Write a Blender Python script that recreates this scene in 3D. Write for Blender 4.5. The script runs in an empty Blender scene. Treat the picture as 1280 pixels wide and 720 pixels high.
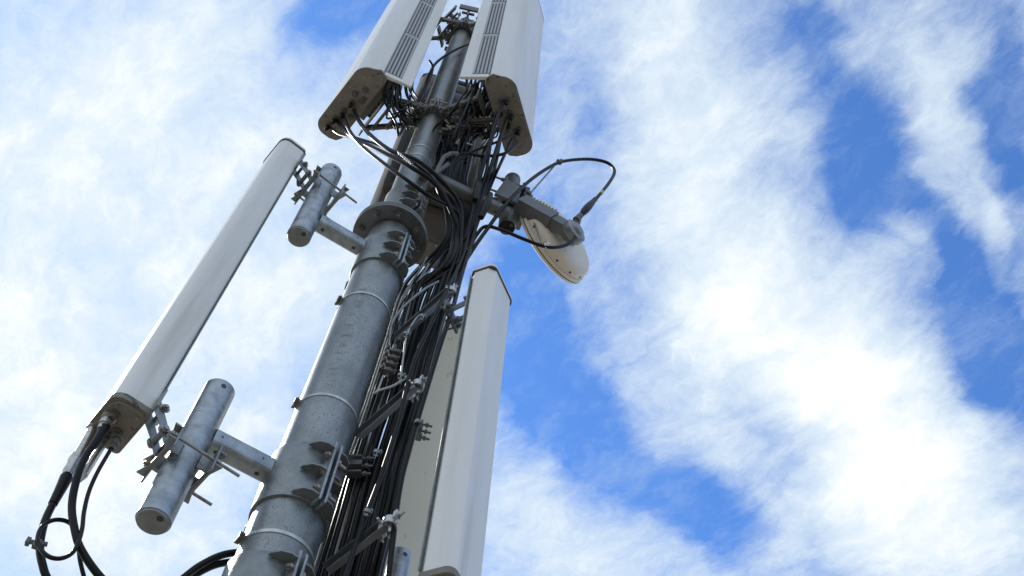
import bpy, bmesh, math, random
from mathutils import Vector, Matrix
random.seed(7)
S = bpy.context.scene
COL = S.collection
PI = math.pi
R = math.radians

# ------------------------------------------------------------------ camera
PAN, TILT, ROLL, FPX = R(14.82), R(59.866), R(5.9485), 1280.0
CAM = Vector((0, -2.88, 1.6))
_F = Vector((math.sin(PAN)*math.cos(TILT), math.cos(PAN)*math.cos(TILT), math.sin(TILT)))
_R0 = Vector((math.cos(PAN), -math.sin(PAN), 0))
_U0 = _R0.cross(_F)
_Rt = _R0*math.cos(ROLL) + _U0*math.sin(ROLL)
_Up = -_R0*math.sin(ROLL) + _U0*math.cos(ROLL)
cam = bpy.data.objects.new('camera', bpy.data.cameras.new('camera'))
COL.objects.link(cam)
cam.data.sensor_width = 36
cam.data.lens = 36
cam.data.clip_start = .05
cam.data.clip_end = 5000
cam.matrix_world = Matrix(((_Rt.x, _Up.x, -_F.x, CAM.x), (_Rt.y, _Up.y, -_F.y, CAM.y), (_Rt.z, _Up.z, -_F.z, CAM.z), (0, 0, 0, 1)))
S.camera = cam

def ray(px, py): return _Rt*(px-640) + _Up*(360-py) + _F*FPX
def PY(px, py, y):            # point of the place seen at a spot of the survey photo, at world depth y
    v = ray(px, py); return CAM + v*((y-CAM.y)/v.y)
def PZ(px, py, z):            # the same, at world height z
    v = ray(px, py); return CAM + v*((z-CAM.z)/v.z)

# ------------------------------------------------------------------ exposure, sun, sky
S.view_settings.view_transform = 'Standard'
S.view_settings.look = 'None'
S.view_settings.gamma = 1
S.view_settings.use_curve_mapping = False
S.view_settings.exposure = 0.80
SUN_EL = R(46)
SUN_AZ = R(-34)
sd = Vector((math.sin(SUN_AZ)*math.cos(SUN_EL), math.cos(SUN_AZ)*math.cos(SUN_EL), math.sin(SUN_EL)))
sl = bpy.data.lights.new('sun', 'SUN'); sl.energy = 2.2; sl.angle = R(.53); sl.color = (1, .93, .82)
so = bpy.data.objects.new('sun', sl); COL.objects.link(so)
so.rotation_euler = (-sd).to_track_quat('-Z', 'Y').to_euler()

W = bpy.data.worlds.new('World'); S.world = W; W.use_nodes = True
nt = W.node_tree; nt.nodes.clear(); N = nt.nodes; L = nt.links
def nd(t, **k):
    n = N.new(t)
    for a, b in k.items(): setattr(n, a, b)
    return n
def put(sock, v):
    if hasattr(v, 'is_output'): L.new(v, sock)
    else: sock.default_value = v
def mth(op, a, b=0.0, c=0.0, clamp=False):
    n = nd('ShaderNodeMath', operation=op, use_clamp=clamp)
    put(n.inputs[0], a); put(n.inputs[1], b)
    if len(n.inputs) > 2: put(n.inputs[2], c)
    return n.outputs[0]
def vm(op, a, b=(0, 0, 0)):
    n = nd('ShaderNodeVectorMath', operation=op); put(n.inputs[0], a); put(n.inputs[1], b)
    return n.outputs[1] if op == 'LENGTH' else n.outputs[0]
def mapr(v, a, b, c=0.0, d=1.0, kind='SMOOTHSTEP'):
    n = nd('ShaderNodeMapRange', interpolation_type=kind); put(n.inputs[0], v)
    for i, x in enumerate((a, b, c, d)): n.inputs[1+i].default_value = x
    return n.outputs[0]
def mixc(f, a, b, mode='MIX'):
    n = nd('ShaderNodeMix', data_type='RGBA', blend_type=mode); put(n.inputs[0], f)
    put(n.inputs[6], a); put(n.inputs[7], b); return n.outputs[2]
def noise(vec, scale, detail=6, rough=.55, dist=0.0, lac=2.0):
    n = nd('ShaderNodeTexNoise'); put(n.inputs['Vector'], vec); n.inputs['Scale'].default_value = scale
    n.inputs['Detail'].default_value = detail; n.inputs['Roughness'].default_value = rough
    n.inputs['Distortion'].default_value = dist; n.inputs['Lacunarity'].default_value = lac
    return n

sky = nd('ShaderNodeTexSky', sky_type='NISHITA'); sky.sun_disc = False
sky.sun_elevation = SUN_EL; sky.sun_rotation = SUN_AZ
sky.altitude = 400; sky.air_density = 1.0; sky.dust_density = .35; sky.ozone_density = 2.0
tc = nd('ShaderNodeTexCoord')
sp = nd('ShaderNodeSeparateXYZ'); L.new(tc.outputs['Generated'], sp.inputs[0])
zz = mth('MAXIMUM', sp.outputs[2], .06)
cb = nd('ShaderNodeCombineXYZ'); L.new(mth('DIVIDE', sp.outputs[0], zz), cb.inputs[0]); L.new(mth('DIVIDE', sp.outputs[1], zz), cb.inputs[1])
P0 = cb.outputs[0]                         # position on a flat cloud deck one unit overhead
wn = noise(P0, 5, 4, .55)
warp = vm('SCALE', vm('SUBTRACT', wn.outputs['Color'], (.5, .5, .5)))
warp.node.inputs['Scale'].default_value = .11
wn2 = noise(P0, 17, 5, .6)
warp2 = vm('SCALE', vm('SUBTRACT', wn2.outputs['Color'], (.5, .5, .5)))
warp2.node.inputs['Scale'].default_value = .035
P1 = vm('ADD', vm('ADD', P0, warp), warp2)
def deck(px, py):
    v = ray(px, py); return Vector((v.x/v.z, v.y/v.z))
def blob(cx, cy, ax, ay, bx, by, w, inner=.15, src=None):
    """cloud bank (w>0) or clear gap (w<0): centre, end of its long half axis, end of its short half axis"""
    c, a, b = deck(cx, cy), deck(ax, ay), deck(bx, by)
    m = nd('ShaderNodeMapping', vector_type='TEXTURE'); put(m.inputs['Vector'], src or P1)
    d = a-c
    m.inputs['Location'].default_value = (c.x, c.y, 0)
    m.inputs['Rotation'].default_value = (0, 0, math.atan2(d.y, d.x))
    m.inputs['Scale'].default_value = (d.length, (b-c).length, 1)
    return mapr(vm('LENGTH', m.outputs[0]), 1.0, inner, 0.0, w)
BLOBS = [
    # big white cover on the left
    (110, 330, 330, -250, 520, 520, .44), (40, 600, 260, 800, 300, 420, .34), (330, 420, 520, 60, 480, 520, .12), (20, 220, 60, 40, 160, 240, .10),
    (60, 60, 330, 60, 60, 220, -.10), (130, 300, 330, 240, 150, 420, -.10), (200, 480, 330, 420, 230, 560, -.14),
    (420, 5, 520, -30, 410, 75, -.60), (300, 100, 420, 40, 330, 170, -.10),
    # gap right of the mast
    (690, 480, 590, 220, 790, 440, -.40), (660, 390, 640, 560, 730, 380, -.42), (770, 580, 960, 740, 720, 640, -.32), (880, 660, 1000, 760, 845, 705, -.32),
    (730, 130, 700, 10, 770, 140, -.13), (745, 300, 740, 420, 790, 300, -.14),
    # wisps low in the middle
    (690, 690, 840, 780, 680, 600, .34), (640, 480, 600, 620, 670, 490, .14),
    # broad white bank
    (850, 110, 790, -160, 980, 100, .46), (880, 330, 760, 80, 1000, 330, .36), (1010, 430, 860, 260, 1150, 350, .50), (1110, 560, 980, 300, 1290, 480, .55),
    (1150, 650, 1010, 560, 1240, 560, .30), (870, 520, 800, 330, 960, 540, .22), (950, 620, 1050, 740, 900, 650, .10),
    # blue upper right
    (1010, 40, 975, -60, 1055, 60, -.40), (1270, 180, 1230, -60, 1320, 190, -.24), (1080, 190, 1005, 50, 1160, 180, -.58), (1060, 260, 1150, 290, 1050, 220, -.20), (1250, 420, 1170, 230, 1340, 420, -.62),
    (1255, 130, 1200, -40, 1300, 120, -.30), (1200, 330, 1290, 480, 1170, 350, -.26),
    (1180, 150, 1120, -60, 1235, 140, .27), (1240, 285, 1210, 180, 1262, 280, .24), (1130, 270, 1160, 300, 1150, 250, .22),
    (1270, 690, 1350, 640, 1260, 590, .20),
    (180, 60, 420, -60, 230, 200, .24), (200, 690, 420, 760, 230, 560, .26),
]
_c = deck(640, 360)
cov = mth('ADD', mapr(vm('LENGTH', vm('SUBTRACT', P0, (_c.x, _c.y, 0))), .75, 1.6, 0, .35), .36)      # cloud added over the unseen sky to make the light more neutral
for b_ in BLOBS: cov = mth('ADD', cov, blob(*b_))
def gap(x, y, r, w):                       # unseen clear stretch added low right and behind to darken the mast's right side
    return mapr(vm('LENGTH', vm('SUBTRACT', P0, (x, y, 0))), r, r*.3, 0.0, w)
cov = mth('ADD', cov, gap(2.6, -.4, 2.1, -.75)); cov = mth('ADD', cov, gap(1.2, -2.4, 1.9, -.6))
st = nd('ShaderNodeMapping', vector_type='TEXTURE'); put(st.inputs['Vector'], P1)
st.inputs['Rotation'].default_value = (0, 0, R(112)); st.inputs['Scale'].default_value = (1.7, 1, 1)
n1 = noise(st.outputs[0], 10, 10, .66, .1)
n2 = noise(P1, 5.5, 4, .55)
n3 = noise(st.outputs[0], 44, 8, .72, .15)
fb = mth('ADD', mth('MULTIPLY', n1.outputs['Fac'], .62), mth('ADD', mth('MULTIPLY', n2.outputs['Fac'], .34), mth('MULTIPLY', n3.outputs['Fac'], .33)))
dens = mth('ADD', cov, mth('MULTIPLY', mth('SUBTRACT', fb, .645), 1.62))
thin = mth('MAXIMUM', mapr(dens, -.16, .84, 0, 1), mapr(mth('ADD', n1.outputs['Fac'], mth('MULTIPLY', n3.outputs['Fac'], .4)), .62, 1.02, .02, .30))      # faint veil of ice cloud even in the gaps
core = mapr(mth('ADD', dens, mth('MULTIPLY', mth('SUBTRACT', n1.outputs['Fac'], .5), .7)), .58, 1.45, 0, 1)
blue = mixc(1.0, sky.outputs[0], (.50, .90, 1.38, 1), 'MULTIPLY')
cloud = mixc(core, (4.3, 5.0, 5.6, 1), (6.6, 6.55, 6.6, 1))
skyc = mixc(mth('MULTIPLY', thin, .97), blue, cloud)
bg = nd('ShaderNodeBackground'); L.new(skyc, bg.inputs[0]); bg.inputs[1].default_value = .1
wo = nd('ShaderNodeOutputWorld'); L.new(bg.outputs[0], wo.inputs[0])
W.cycles.sampling_method = 'MANUAL'; W.cycles.sample_map_resolution = 512

# ------------------------------------------------------------------ materials
def mat(name, col, rough=.5, metal=0.0, col2=None, scale=8.0, detail=5, lo=.35, hi=.65, bump=0.0, bscale=60.0, rvar=0.0, stretch=(1, 1, 1), speck=None, spec=.5):
    m = bpy.data.materials.new(name); m.use_nodes = True
    t = m.node_tree; b = t.nodes['Principled BSDF']
    b.inputs['Base Color'].default_value = (*col, 1); b.inputs['Roughness'].default_value = rough; b.inputs['Metallic'].default_value = metal
    b.inputs['Specular IOR Level'].default_value = spec
    tc = t.nodes.new('ShaderNodeTexCoord'); mp = t.nodes.new('ShaderNodeMapping')
    t.links.new(tc.outputs['Object'], mp.inputs[0]); mp.inputs['Scale'].default_value = stretch
    if col2:
        n = t.nodes.new('ShaderNodeTexNoise'); n.inputs['Scale'].default_value = scale; n.inputs['Detail'].default_value = detail; n.inputs['Roughness'].default_value = .62
        t.links.new(mp.outputs[0], n.inputs['Vector'])
        r = t.nodes.new('ShaderNodeMapRange'); r.inputs[1].default_value = lo; r.inputs[2].default_value = hi
        t.links.new(n.outputs[0], r.inputs[0])
        x = t.nodes.new('ShaderNodeMix'); x.data_type = 'RGBA'
        t.links.new(r.outputs[0], x.inputs[0]); x.inputs[6].default_value = (*col, 1); x.inputs[7].default_value = (*col2, 1)
        out = x.outputs[2]
        if speck:
            n2 = t.nodes.new('ShaderNodeTexNoise'); n2.inputs['Scale'].default_value = speck[1]; n2.inputs['Detail'].default_value = 4
            t.links.new(mp.outputs[0], n2.inputs['Vector'])
            r2 = t.nodes.new('ShaderNodeMapRange'); r2.inputs[1].default_value = speck[2]; r2.inputs[2].default_value = speck[2]+.09
            t.links.new(n2.outputs[0], r2.inputs[0])
            x2 = t.nodes.new('ShaderNodeMix'); x2.data_type = 'RGBA'
            t.links.new(r2.outputs[0], x2.inputs[0]); t.links.new(out, x2.inputs[6]); x2.inputs[7].default_value = (*speck[0], 1)
            out = x2.outputs[2]
        t.links.new(out, b.inputs['Base Color'])
        if rvar:
            rr = t.nodes.new('ShaderNodeMapRange'); rr.inputs[3].default_value = rough-rvar; rr.inputs[4].default_value = rough+rvar
            t.links.new(r.outputs[0], rr.inputs[0]); t.links.new(rr.outputs[0], b.inputs['Roughness'])
    if bump:
        n = t.nodes.new('ShaderNodeTexNoise'); n.inputs['Scale'].default_value = bscale; n.inputs['Detail'].default_value = 4
        t.links.new(mp.outputs[0], n.inputs['Vector'])
        bp = t.nodes.new('ShaderNodeBump'); bp.inputs['Strength'].default_value = bump; bp.inputs['Distance'].default_value = .01
        t.links.new(n.outputs[0], bp.inputs['Height']); t.links.new(bp.outputs[0], b.inputs['Normal'])
    return m
M = {}
M['galv'] = mat('galvanised_steel', (.20, .218, .226), .46, .75, (.34, .36, .365), 14, 6, .32, .68, .10, 55, .10, (1, 1, 1), ((.15, .10, .065), 19, .68))
M['mast'] = mat('mast_galvanised_steel', (.205, .225, .23), .45, .78, (.37, .395, .40), 11, 8, .30, .70, .09, 90, .07, (1, 1, .5), ((.20, .222, .228), 140, .56))
def smudges(m):                            # a column of dark handling marks up the tube
    t = m.node_tree; b = t.nodes['Principled BSDF']; src = b.inputs['Base Color'].links[0].from_socket
    tc = t.nodes.new('ShaderNodeTexCoord'); mp = t.nodes.new('ShaderNodeMapping'); mp.inputs['Rotation'].default_value = (0, R(35), 0); mp.inputs['Scale'].default_value = (14, 14, 34)
    t.links.new(tc.outputs['Object'], mp.inputs[0])
    n = t.nodes.new('ShaderNodeTexNoise'); n.inputs['Scale'].default_value = 1; n.inputs['Detail'].default_value = 5; t.links.new(mp.outputs[0], n.inputs['Vector'])
    sp = t.nodes.new('ShaderNodeSeparateXYZ'); t.links.new(tc.outputs['Object'], sp.inputs[0])
    def f(op, a, b=0.0):
        q = t.nodes.new('ShaderNodeMath'); q.operation = op
        for i, v in enumerate((a, b)):
            if hasattr(v, 'is_output'): t.links.new(v, q.inputs[i])
            else: q.inputs[i].default_value = v
        return q.outputs[0]
    def mr(v, a, b, c, d):
        q = t.nodes.new('ShaderNodeMapRange'); t.links.new(v, q.inputs[0]); q.interpolation_type = 'SMOOTHSTEP'
        for i, x in enumerate((a, b, c, d)): q.inputs[1+i].default_value = x
        return q.outputs[0]
    mx = mr(f('ABSOLUTE', f('ADD', sp.outputs[0], .040)), .008, .034, 1, 0)
    my = mr(sp.outputs[1], -.05, -.06, 0, 1)
    mz = mr(f('ABSOLUTE', f('SUBTRACT', sp.outputs[2], 5.62)), .36, .5, 1, 0)
    k = f('MULTIPLY', f('MULTIPLY', mx, my), f('MULTIPLY', mz, mr(n.outputs[0], .46, .68, 0, .55)))
    x = t.nodes.new('ShaderNodeMix'); x.data_type = 'RGBA'; t.links.new(k, x.inputs[0]); t.links.new(src, x.inputs[6]); x.inputs[7].default_value = (.075, .085, .085, 1)
    t.links.new(x.outputs[2], b.inputs['Base Color'])
smudges(M['mast'])
M['pipe'] = mat('mottled_zinc_pipe', (.26, .295, .33), .44, .78, (.47, .505, .53), 17, 6, .38, .62, .08, 60, .10)
M['dark_steel'] = mat('weathered_dark_steel', (.10, .10, .095), .55, .4, (.19, .18, .165), 14, 6, .3, .7, .12, 60, .1)
M['dull'] = mat('dull_grey_steel', (.12, .125, .13), .5, .5, (.20, .21, .21), 12, 6, .3, .7, .1, 60, .1)  # darker copy of the galvanised steel, with shade put into its colour
M['bolt'] = mat('zinc_bolt', (.36, .35, .33), .4, .8, (.20, .13, .085), 22, 4, .48, .7)
M['bright'] = mat('bright_zinc', (.62, .63, .63), .38, .7, (.45, .46, .46), 25, 3)
M['radome'] = mat('white_radome', (.82, .815, .79), .38, 0, (.70, .69, .65), 9, 8, .40, .80, .012, 30, .05, (1, 1, .07), ((.58, .56, .51), 5.5, .62))
M['radome_cream'] = mat('aged_cream_radome', (.86, .82, .66), .5, 0, (.80, .76, .60), 4, 6, .3, .75, .02, 30, 0, (1, 1, .3), ((.42, .40, .33), 16, .66))
M['radome_shade'] = mat('weathered_radome_back', (.20, .165, .125), .6, 0, (.12, .10, .08), 5, 6, .3, .7)  # back of a radome in shade, the darkness painted into the colour
M['dish'] = mat('cream_dish', (.80, .74, .64), .42, 0, (.73, .67, .57), 6, 5, .3, .7, .01, 30)
M['cap'] = mat('brown_grey_end_cap', (.19, .17, .148), .55, 0, (.275, .25, .22), 13, 7, .32, .7, .08, 80, 0, (1, 1, 1), ((.085, .07, .058), 22, .60))
M['seam'] = mat('dark_seam_rubber', (.06, .055, .05), .6)
M['vent'] = mat('vent_shadow_plastic', (.10, .10, .105), .6)
M['slat'] = mat('vent_slat_plastic', (.42, .43, .44), .5)
M['rubber'] = mat('black_cable_jacket', (.006, .006, .006), .36, 0, (.014, .014, .014), 9, 5, .35, .7, .0, 90, .06, spec=.2)
M['rubber_dull'] = mat('dusty_cable_jacket', (.010, .010, .010), .42, 0, (.024, .023, .022), 12, 5, .35, .7, .0, 90, .08, spec=.2)
M['silver'] = mat('nickel_connector', (.60, .58, .55), .3, .9, (.42, .40, .37), 40, 3)
M['wire'] = mat('bare_steel_wire', (.45, .45, .43), .4, .7)
M['yellow'] = mat('yellow_tape', (.65, .45, .12), .6)
M['white'] = mat('white_plastic', (.75, .75, .74), .45)
M['ground'] = mat('gravel_ground', (.22, .20, .165), .9, 0, (.15, .13, .105), 3, 8, .3, .7, .3, 12)
M['concrete'] = mat('concrete', (.34, .33, .31), .85, 0, (.26, .25, .235), 5, 7, .3, .7, .1, 40)

# ------------------------------------------------------------------ mesh helpers
ORI = {}
def props(o, label=None, cat=None, group=None, kind=None):
    for k, v in (('label', label), ('category', cat), ('group', group), ('kind', kind)):
        if v: o[k] = v
    return o
def thing(name, loc, label, cat, group=None):
    o = bpy.data.objects.new(name, None); COL.objects.link(o); o.location = loc; o.empty_display_size = .05
    ORI[o] = Vector(loc); return props(o, label, cat, group)
def basis(z, x=None):
    z = Vector(z).normalized()
    x = Vector(x) if x is not None else (Vector((0, 0, 1)) if abs(z.z) < .9 else Vector((1, 0, 0)))
    y = z.cross(x).normalized(); x = y.cross(z)
    return x, y, z
class MB:
    def __init__(s): s.v = []; s.f = []; s.g = 0; s.vg = []
    def add(s, vs, fs):
        k = len(s.v); s.v += [Vector(v) for v in vs]; s.f += [[i+k for i in f] for f in fs]; s.vg += [s.g]*len(vs)
    def sep(s): s.g += 1            # what follows is a piece of its own
    def prism(s, poly, o, ex, ey, ez, h0, h1):
        """poly in (ex, ey) about o, swept along ez from h0 to h1"""
        o, ex, ey, ez = map(Vector, (o, ex, ey, ez)); n = len(poly)
        vs = [o+ex*a+ey*b+ez*h for h in (h0, h1) for a, b in poly]
        fs = [[i, (i+1) % n, n+(i+1) % n, n+i] for i in range(n)] + [list(range(n))[::-1], list(range(n, 2*n))]
        s.add(vs, fs)
    def box(s, c, sx, sy, sz, ex=(1, 0, 0), ey=(0, 1, 0), ez=(0, 0, 1)):
        s.prism([(-sx/2, -sy/2), (sx/2, -sy/2), (sx/2, sy/2), (-sx/2, sy/2)], c, ex, ey, ez, -sz/2, sz/2)
    def bar(s, a, b, w, t, up=None):
        a, b = Vector(a), Vector(b); x, y, z = basis(b-a, up)
        s.prism([(-w/2, -t/2), (w/2, -t/2), (w/2, t/2), (-w/2, t/2)], a, x, y, z, 0, (b-a).length)
    def cyl(s, a, b, r0, r1=None, n=20, ph=0):
        a, b = Vector(a), Vector(b); r1 = r0 if r1 is None else r1; x, y, z = basis(b-a)
        an = [2*PI*(i+ph)/n for i in range(n)]
        vs = [a+(x*math.cos(t)+y*math.sin(t))*r0 for t in an]+[b+(x*math.cos(t)+y*math.sin(t))*r1 for t in an]
        s.add(vs, [[i, (i+1) % n, n+(i+1) % n, n+i] for i in range(n)]+[list(range(n))[::-1], list(range(n, 2*n))])
    def lathe(s, o, ax, prof, n=32, cap=True):
        o = Vector(o); x, y, z = basis(ax); vs = []; fs = []
        for r, h in prof:
            for i in range(n):
                t = 2*PI*i/n; vs.append(o+z*h+(x*math.cos(t)+y*math.sin(t))*max(r, 1e-4))
        for k in range(len(prof)-1):
            for i in range(n): fs.append([k*n+i, k*n+(i+1) % n, (k+1)*n+(i+1) % n, (k+1)*n+i])
        if cap: fs += [list(range(n))[::-1], [(len(prof)-1)*n+i for i in range(n)]]
        s.add(vs, fs)
    def tube(s, pts, r, n=10, cap=True):
        pts = [Vector(p) for p in pts]; t0 = (pts[1]-pts[0]).normalized(); x, y, _ = basis(t0); vs = []; fs = []
        for i, p in enumerate(pts):
            t = (pts[min(i+1, len(pts)-1)]-pts[max(i-1, 0)]).normalized()
            x = (x-t*x.dot(t)).normalized(); y = t.cross(x)
            rr = r(i/(len(pts)-1)) if callable(r) else r
            vs += [p+(x*math.cos(2*PI*k/n)+y*math.sin(2*PI*k/n))*rr for k in range(n)]
        for i in range(len(pts)-1):
            for k in range(n): fs.append([i*n+k, i*n+(k+1) % n, (i+1)*n+(k+1) % n, (i+1)*n+k])
        if cap: fs += [list(range(n))[::-1], [(len(pts)-1)*n+k for k in range(n)]]
        s.add(vs, fs)
    def hexbolt(s, p, ax, r=.011, h=.009, stud=.012):
        ax = Vector(ax).normalized(); p = Vector(p); s.g += 1
        s.cyl(p, p+ax*.002, r*1.45, n=14); s.cyl(p+ax*.002, p+ax*(h+.002), r, n=6)
        if stud: s.cyl(p+ax*h, p+ax*(h+stud), r*.55, n=8)
    def pieces(s):
        for g in sorted(set(s.vg)):
            idx = [i for i, q in enumerate(s.vg) if q == g]; mp = {i: k for k, i in enumerate(idx)}
            b = MB(); b.v = [s.v[i] for i in idx]; b.f = [[mp[i] for i in f] for f in s.f if f[0] in mp]; b.vg = [0]*len(idx)
            yield b
    def build(s, name, m, parent=None, smooth=40, bevel=0):
        o0 = ORI.get(parent, Vector((0, 0, 0))); me = bpy.data.meshes.new(name)
        me.from_pydata([v-o0 for v in s.v], [], s.f)
        bm = bmesh.new(); bm.from_mesh(me); bmesh.ops.recalc_face_normals(bm, faces=bm.faces); bm.to_mesh(me); bm.free()
        me.materials.append(M[m] if isinstance(m, str) else m)
        if smooth:
            me.polygons.foreach_set('use_smooth', [True]*len(me.polygons)); me.set_sharp_from_angle(angle=R(smooth))
        o = bpy.data.objects.new(name, me); COL.objects.link(o)
        if parent: o.parent = parent; ORI[o] = o0
        if bevel:
            b = o.modifiers.new('bevel', 'BEVEL'); b.width = bevel; b.segments = 2; b.limit_method = 'ANGLE'
        return o
def one(name, m, fn, parent=None, each=False, **k):
    b = MB(); fn(b)
    if each: return [p.build(name, m, parent, **k) for p in b.pieces()]
    return b.build(name, m, parent, **k)
def spline(p, per=8):
    p = [Vector(q) for q in p]; q = [p[0]*2-p[1]]+p+[p[-1]*2-p[-2]]; out = []
    for i in range(1, len(q)-2):
        a, b, c, d = q[i-1:i+3]
        for k in range(per):
            t = k/per
            out.append(.5*((2*b)+(c-a)*t+(2*a-5*b+4*c-d)*t*t+(3*b-a-3*c+d)*t**3))
    return out+[p[-1]]
def rounded(w, d, rf, rb, k=7):
    """panel section, x = width, y = depth; front (y=+d/2) corners rf, back corners rb"""
    out = []
    for cx, cy, r, a0 in ((w/2-rf, d/2-rf, rf, 0), (-w/2+rf, d/2-rf, rf, 90), (-w/2+rb, -d/2+rb, rb, 180), (w/2-rb, -d/2+rb, rb, 270)):
        for i in range(k+1):
            t = R(a0+90*i/k); out.append((cx+r*math.cos(t), cy+r*math.sin(t)))
    return out
def cable(name, pts, r, label, m='rubber', cat='cable', group=None, per=8, n=10, wob=0):
    p = spline(pts, per)
    if wob: p = [q+Vector((random.gauss(0, wob), random.gauss(0, wob), 0)) for q in p]
    return props(one(name, m, lambda b: b.tube(p, r, n), smooth=85), label, cat, group)
def px(*l): return [PY(*q) for q in l]
Z = Vector((0, 0, 1))
def az(deg): return Vector((math.cos(R(deg)), math.sin(R(deg)), 0))

# ------------------------------------------------------------------ setting
def gr(b):
    b.add([(-3000, -3000, 0), (3000, -3000, 0), (3000, 3000, 0), (-3000, 3000, 0)], [[0, 1, 2, 3]])
props(one('ground', 'ground', gr), kind='structure')

# ------------------------------------------------------------------ mast
def axis(z):
    if z < 6.84: return Vector((-.012+.0105*(z-4.47), 0, z))
    return Vector((.014+.006*(z-6.84), 0, z))
mast = thing('mast', (0, 0, 0), 'tall round galvanised steel mast with a bolted flange halfway up, carrying all the antennas', 'mast')
one('lower_tube', 'mast', lambda b: b.lathe((0, 0, 0), (0, 0, 1), [(.145, .05), (.1385, 4.4), (.131, 6.4), (.130, 6.80)], 64) , mast)
for o in list(mast.children):           # lean of a degree, as the mast stands
    for v in o.data.vertices: v.co.x += axis(v.co.z).x
def footing(b): b.box((-.05, 0, .11), 1.5, 1.5, .2)
one('footing', 'concrete', footing, mast, bevel=.02)
FZ = 6.84
def flange(b):
    c = axis(FZ)-Vector((.010, 0, 0)); b.lathe(c, Z, [(.10, -.024), (.212, -.024), (.215, -.024), (.215, -.004), (.10, -.004)], 64)
    b.sep(); b.lathe(c, Z, [(.08, 0), (.214, 0), (.216, .003), (.216, .024), (.212, .024), (.08, .024)], 64)
one('flange', 'dull', flange, mast, each=True)
def fb_(b):
    for i in range(8):
        d = az(2+45*i); p = axis(FZ)-Vector((.010, 0, 0))+d*.172
        b.hexbolt(p-Z*.023, -Z, .022, .020, .024); b.hexbolt(p+Z*.023, Z, .022, .018, .014)
one('flange_bolt', 'dull', fb_, mast, each=True)
one('upper_tube', 'mast', lambda b: b.lathe(axis(6.868), axis(11.3)-axis(6.868), [(.104, 0), (.099, 1.3), (.092, 3.2), (.088, 4.36), (.086, 4.38), (.02, 4.39)], 56), mast)
def strap(z, r, buck):
    c = axis(z)
    s = one('strap', 'bright', lambda b: b.lathe(c, Z, [(r-.004, -.008), (r+.003, -.008), (r+.0035, 0), (r+.003, .008), (r-.004, .008)], 56, False), mast)
    d = az(buck); t = Vector((-d.y, d.x, 0))
    def bk(b):
        b.box(c+d*(r+.010), .014, .045, .022, d, t); b.cyl(c+d*(r+.014)-t*.03, c+d*(r+.014)+t*.03, .006, n=10)
        b.box(c+d*(r+.020)+t*.012, .008, .012, .028, d, t)
    one('buckle', 'dark_steel', bk, s)
strap(5.97, .1335, 195); strap(5.10, .1365, 195); strap(4.27, .139, 200); strap(8.02, .1, 20); strap(7.86, .1005, 20)

# ------------------------------------------------------------------ collars with arm and stub pipe
def collar_parts(t, z0, z1, r, splits):
    h = z1-z0
    def col(b):
        c = axis(z0)
        b.lathe(c, Z, [(r-.001, 0), (r+.012, 0), (r+.013, .003), (r+.013, h-.003), (r+.012, h), (r-.001, h)], 56, False)
    c_ = one('collar', 'galv', col, t)
    for k, sdeg in enumerate(splits):
        d = az(sdeg); q = Vector((-d.y, d.x, 0)); cc = axis((z0+z1)/2)
        for sgn in (-1, 1):
            def pl(b):
                b.prism([(r+.008, -h/2-.012), (r+.062, -h/2-.012), (r+.066, -h/2), (r+.066, h/2), (r+.062, h/2+.012), (r+.008, h/2+.012)], cc, d, Z, q*sgn, .008, .018)
            p = one('clamp_plate', 'pipe', pl, t, bevel=.002)
            def ribs(b):
                for i in range(3):
                    zz_ = z0+.010+(h-.035)*i/2; b.sep()
                    b.prism([(r+.009, .0185), (r+.061, .0185), (r+.060, .046), (r+.040, .078), (r+.004, .096), (r-.012, .096)], axis(zz_), d, q*sgn, Z, -.004, .004)
            one('rib', 'galv', ribs, p, each=True, bevel=.0015)
            def bl(b):
                for i in range(3):
                    zz_ = z0+.012+(h-.024)*(i+.42)/3
                    b.hexbolt(axis(zz_)+d*(r+.040)+q*sgn*.018, q*sgn, .015, .014, .034 if sgn > 0 else .010)
            one('bolt', 'bolt', bl, p, each=True)
    return c_
def stub(t, c, z0, z1, r, name='stub_pipe', m='pipe'):
    def pp(b):
        b.lathe((c.x, c.y, z0), Z, [(r-.008, .0), (r, .004), (r, z1-z0-.004), (r-.006, z1-z0)], 36)
    p = one(name, m, pp, t)
    def pc(b):
        b.lathe((c.x, c.y, z0-.006), Z, [(r*.2, 0), (r*.90, 0), (r*.93, .003), (r*.93, .0065)], 36)
    one('end_cap', 'galv' if m == 'pipe' else 'rubber', pc, p)  # black disc under the dish pipe paints the dark inside its open end
    def ph(b):
        b.cyl((c.x+.022, c.y-.028, z0-.0075), (c.x+.022, c.y-.028, z0-.0055), .0125, n=18)
        b.sep(); d = az(-75); b.cyl(Vector((c.x, c.y, z1-.04))+d*(r-.004), Vector((c.x, c.y, z1-.04))+d*(r+.0012), .011, n=16)
    one('drain_hole', 'seam', ph, p, each=True)
    return p
def arm_tube(t, a, b_, w=.082, m='pipe'):
    a, b_ = Vector(a), Vector(b_); x, y, z = basis(b_-a, Z)
    o = one('arm', m, lambda b: b.prism(rounded(w, w, .026, .026, 5), a, x, y, z, 0, (b_-a).length), t)
    def hl(b):
        for p in (a.lerp(b_, .16), a.lerp(b_, .86)):
            b.sep(); b.cyl(p-Z*(w/2+.001)-y*.0, p-Z*(w/2-.003), .010, n=14)
            b.sep(); b.cyl(p-Vector((0, w/2+.001, 0)), p-Vector((0, w/2-.003, 0)), .008, n=14)
    one('bolt_hole', 'seam', hl, o, each=True)
    return o
STUB_L, STUB_U = Vector((-.447, -.12, 0)), Vector((-.445, -.12, 0))
m1 = thing('pipe_mount', axis(4.6), 'galvanised collar, arm and stub pipe carrying the foot of the long left antenna', 'pipe mount', 'pipe mounts clamped to the mast')
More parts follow.
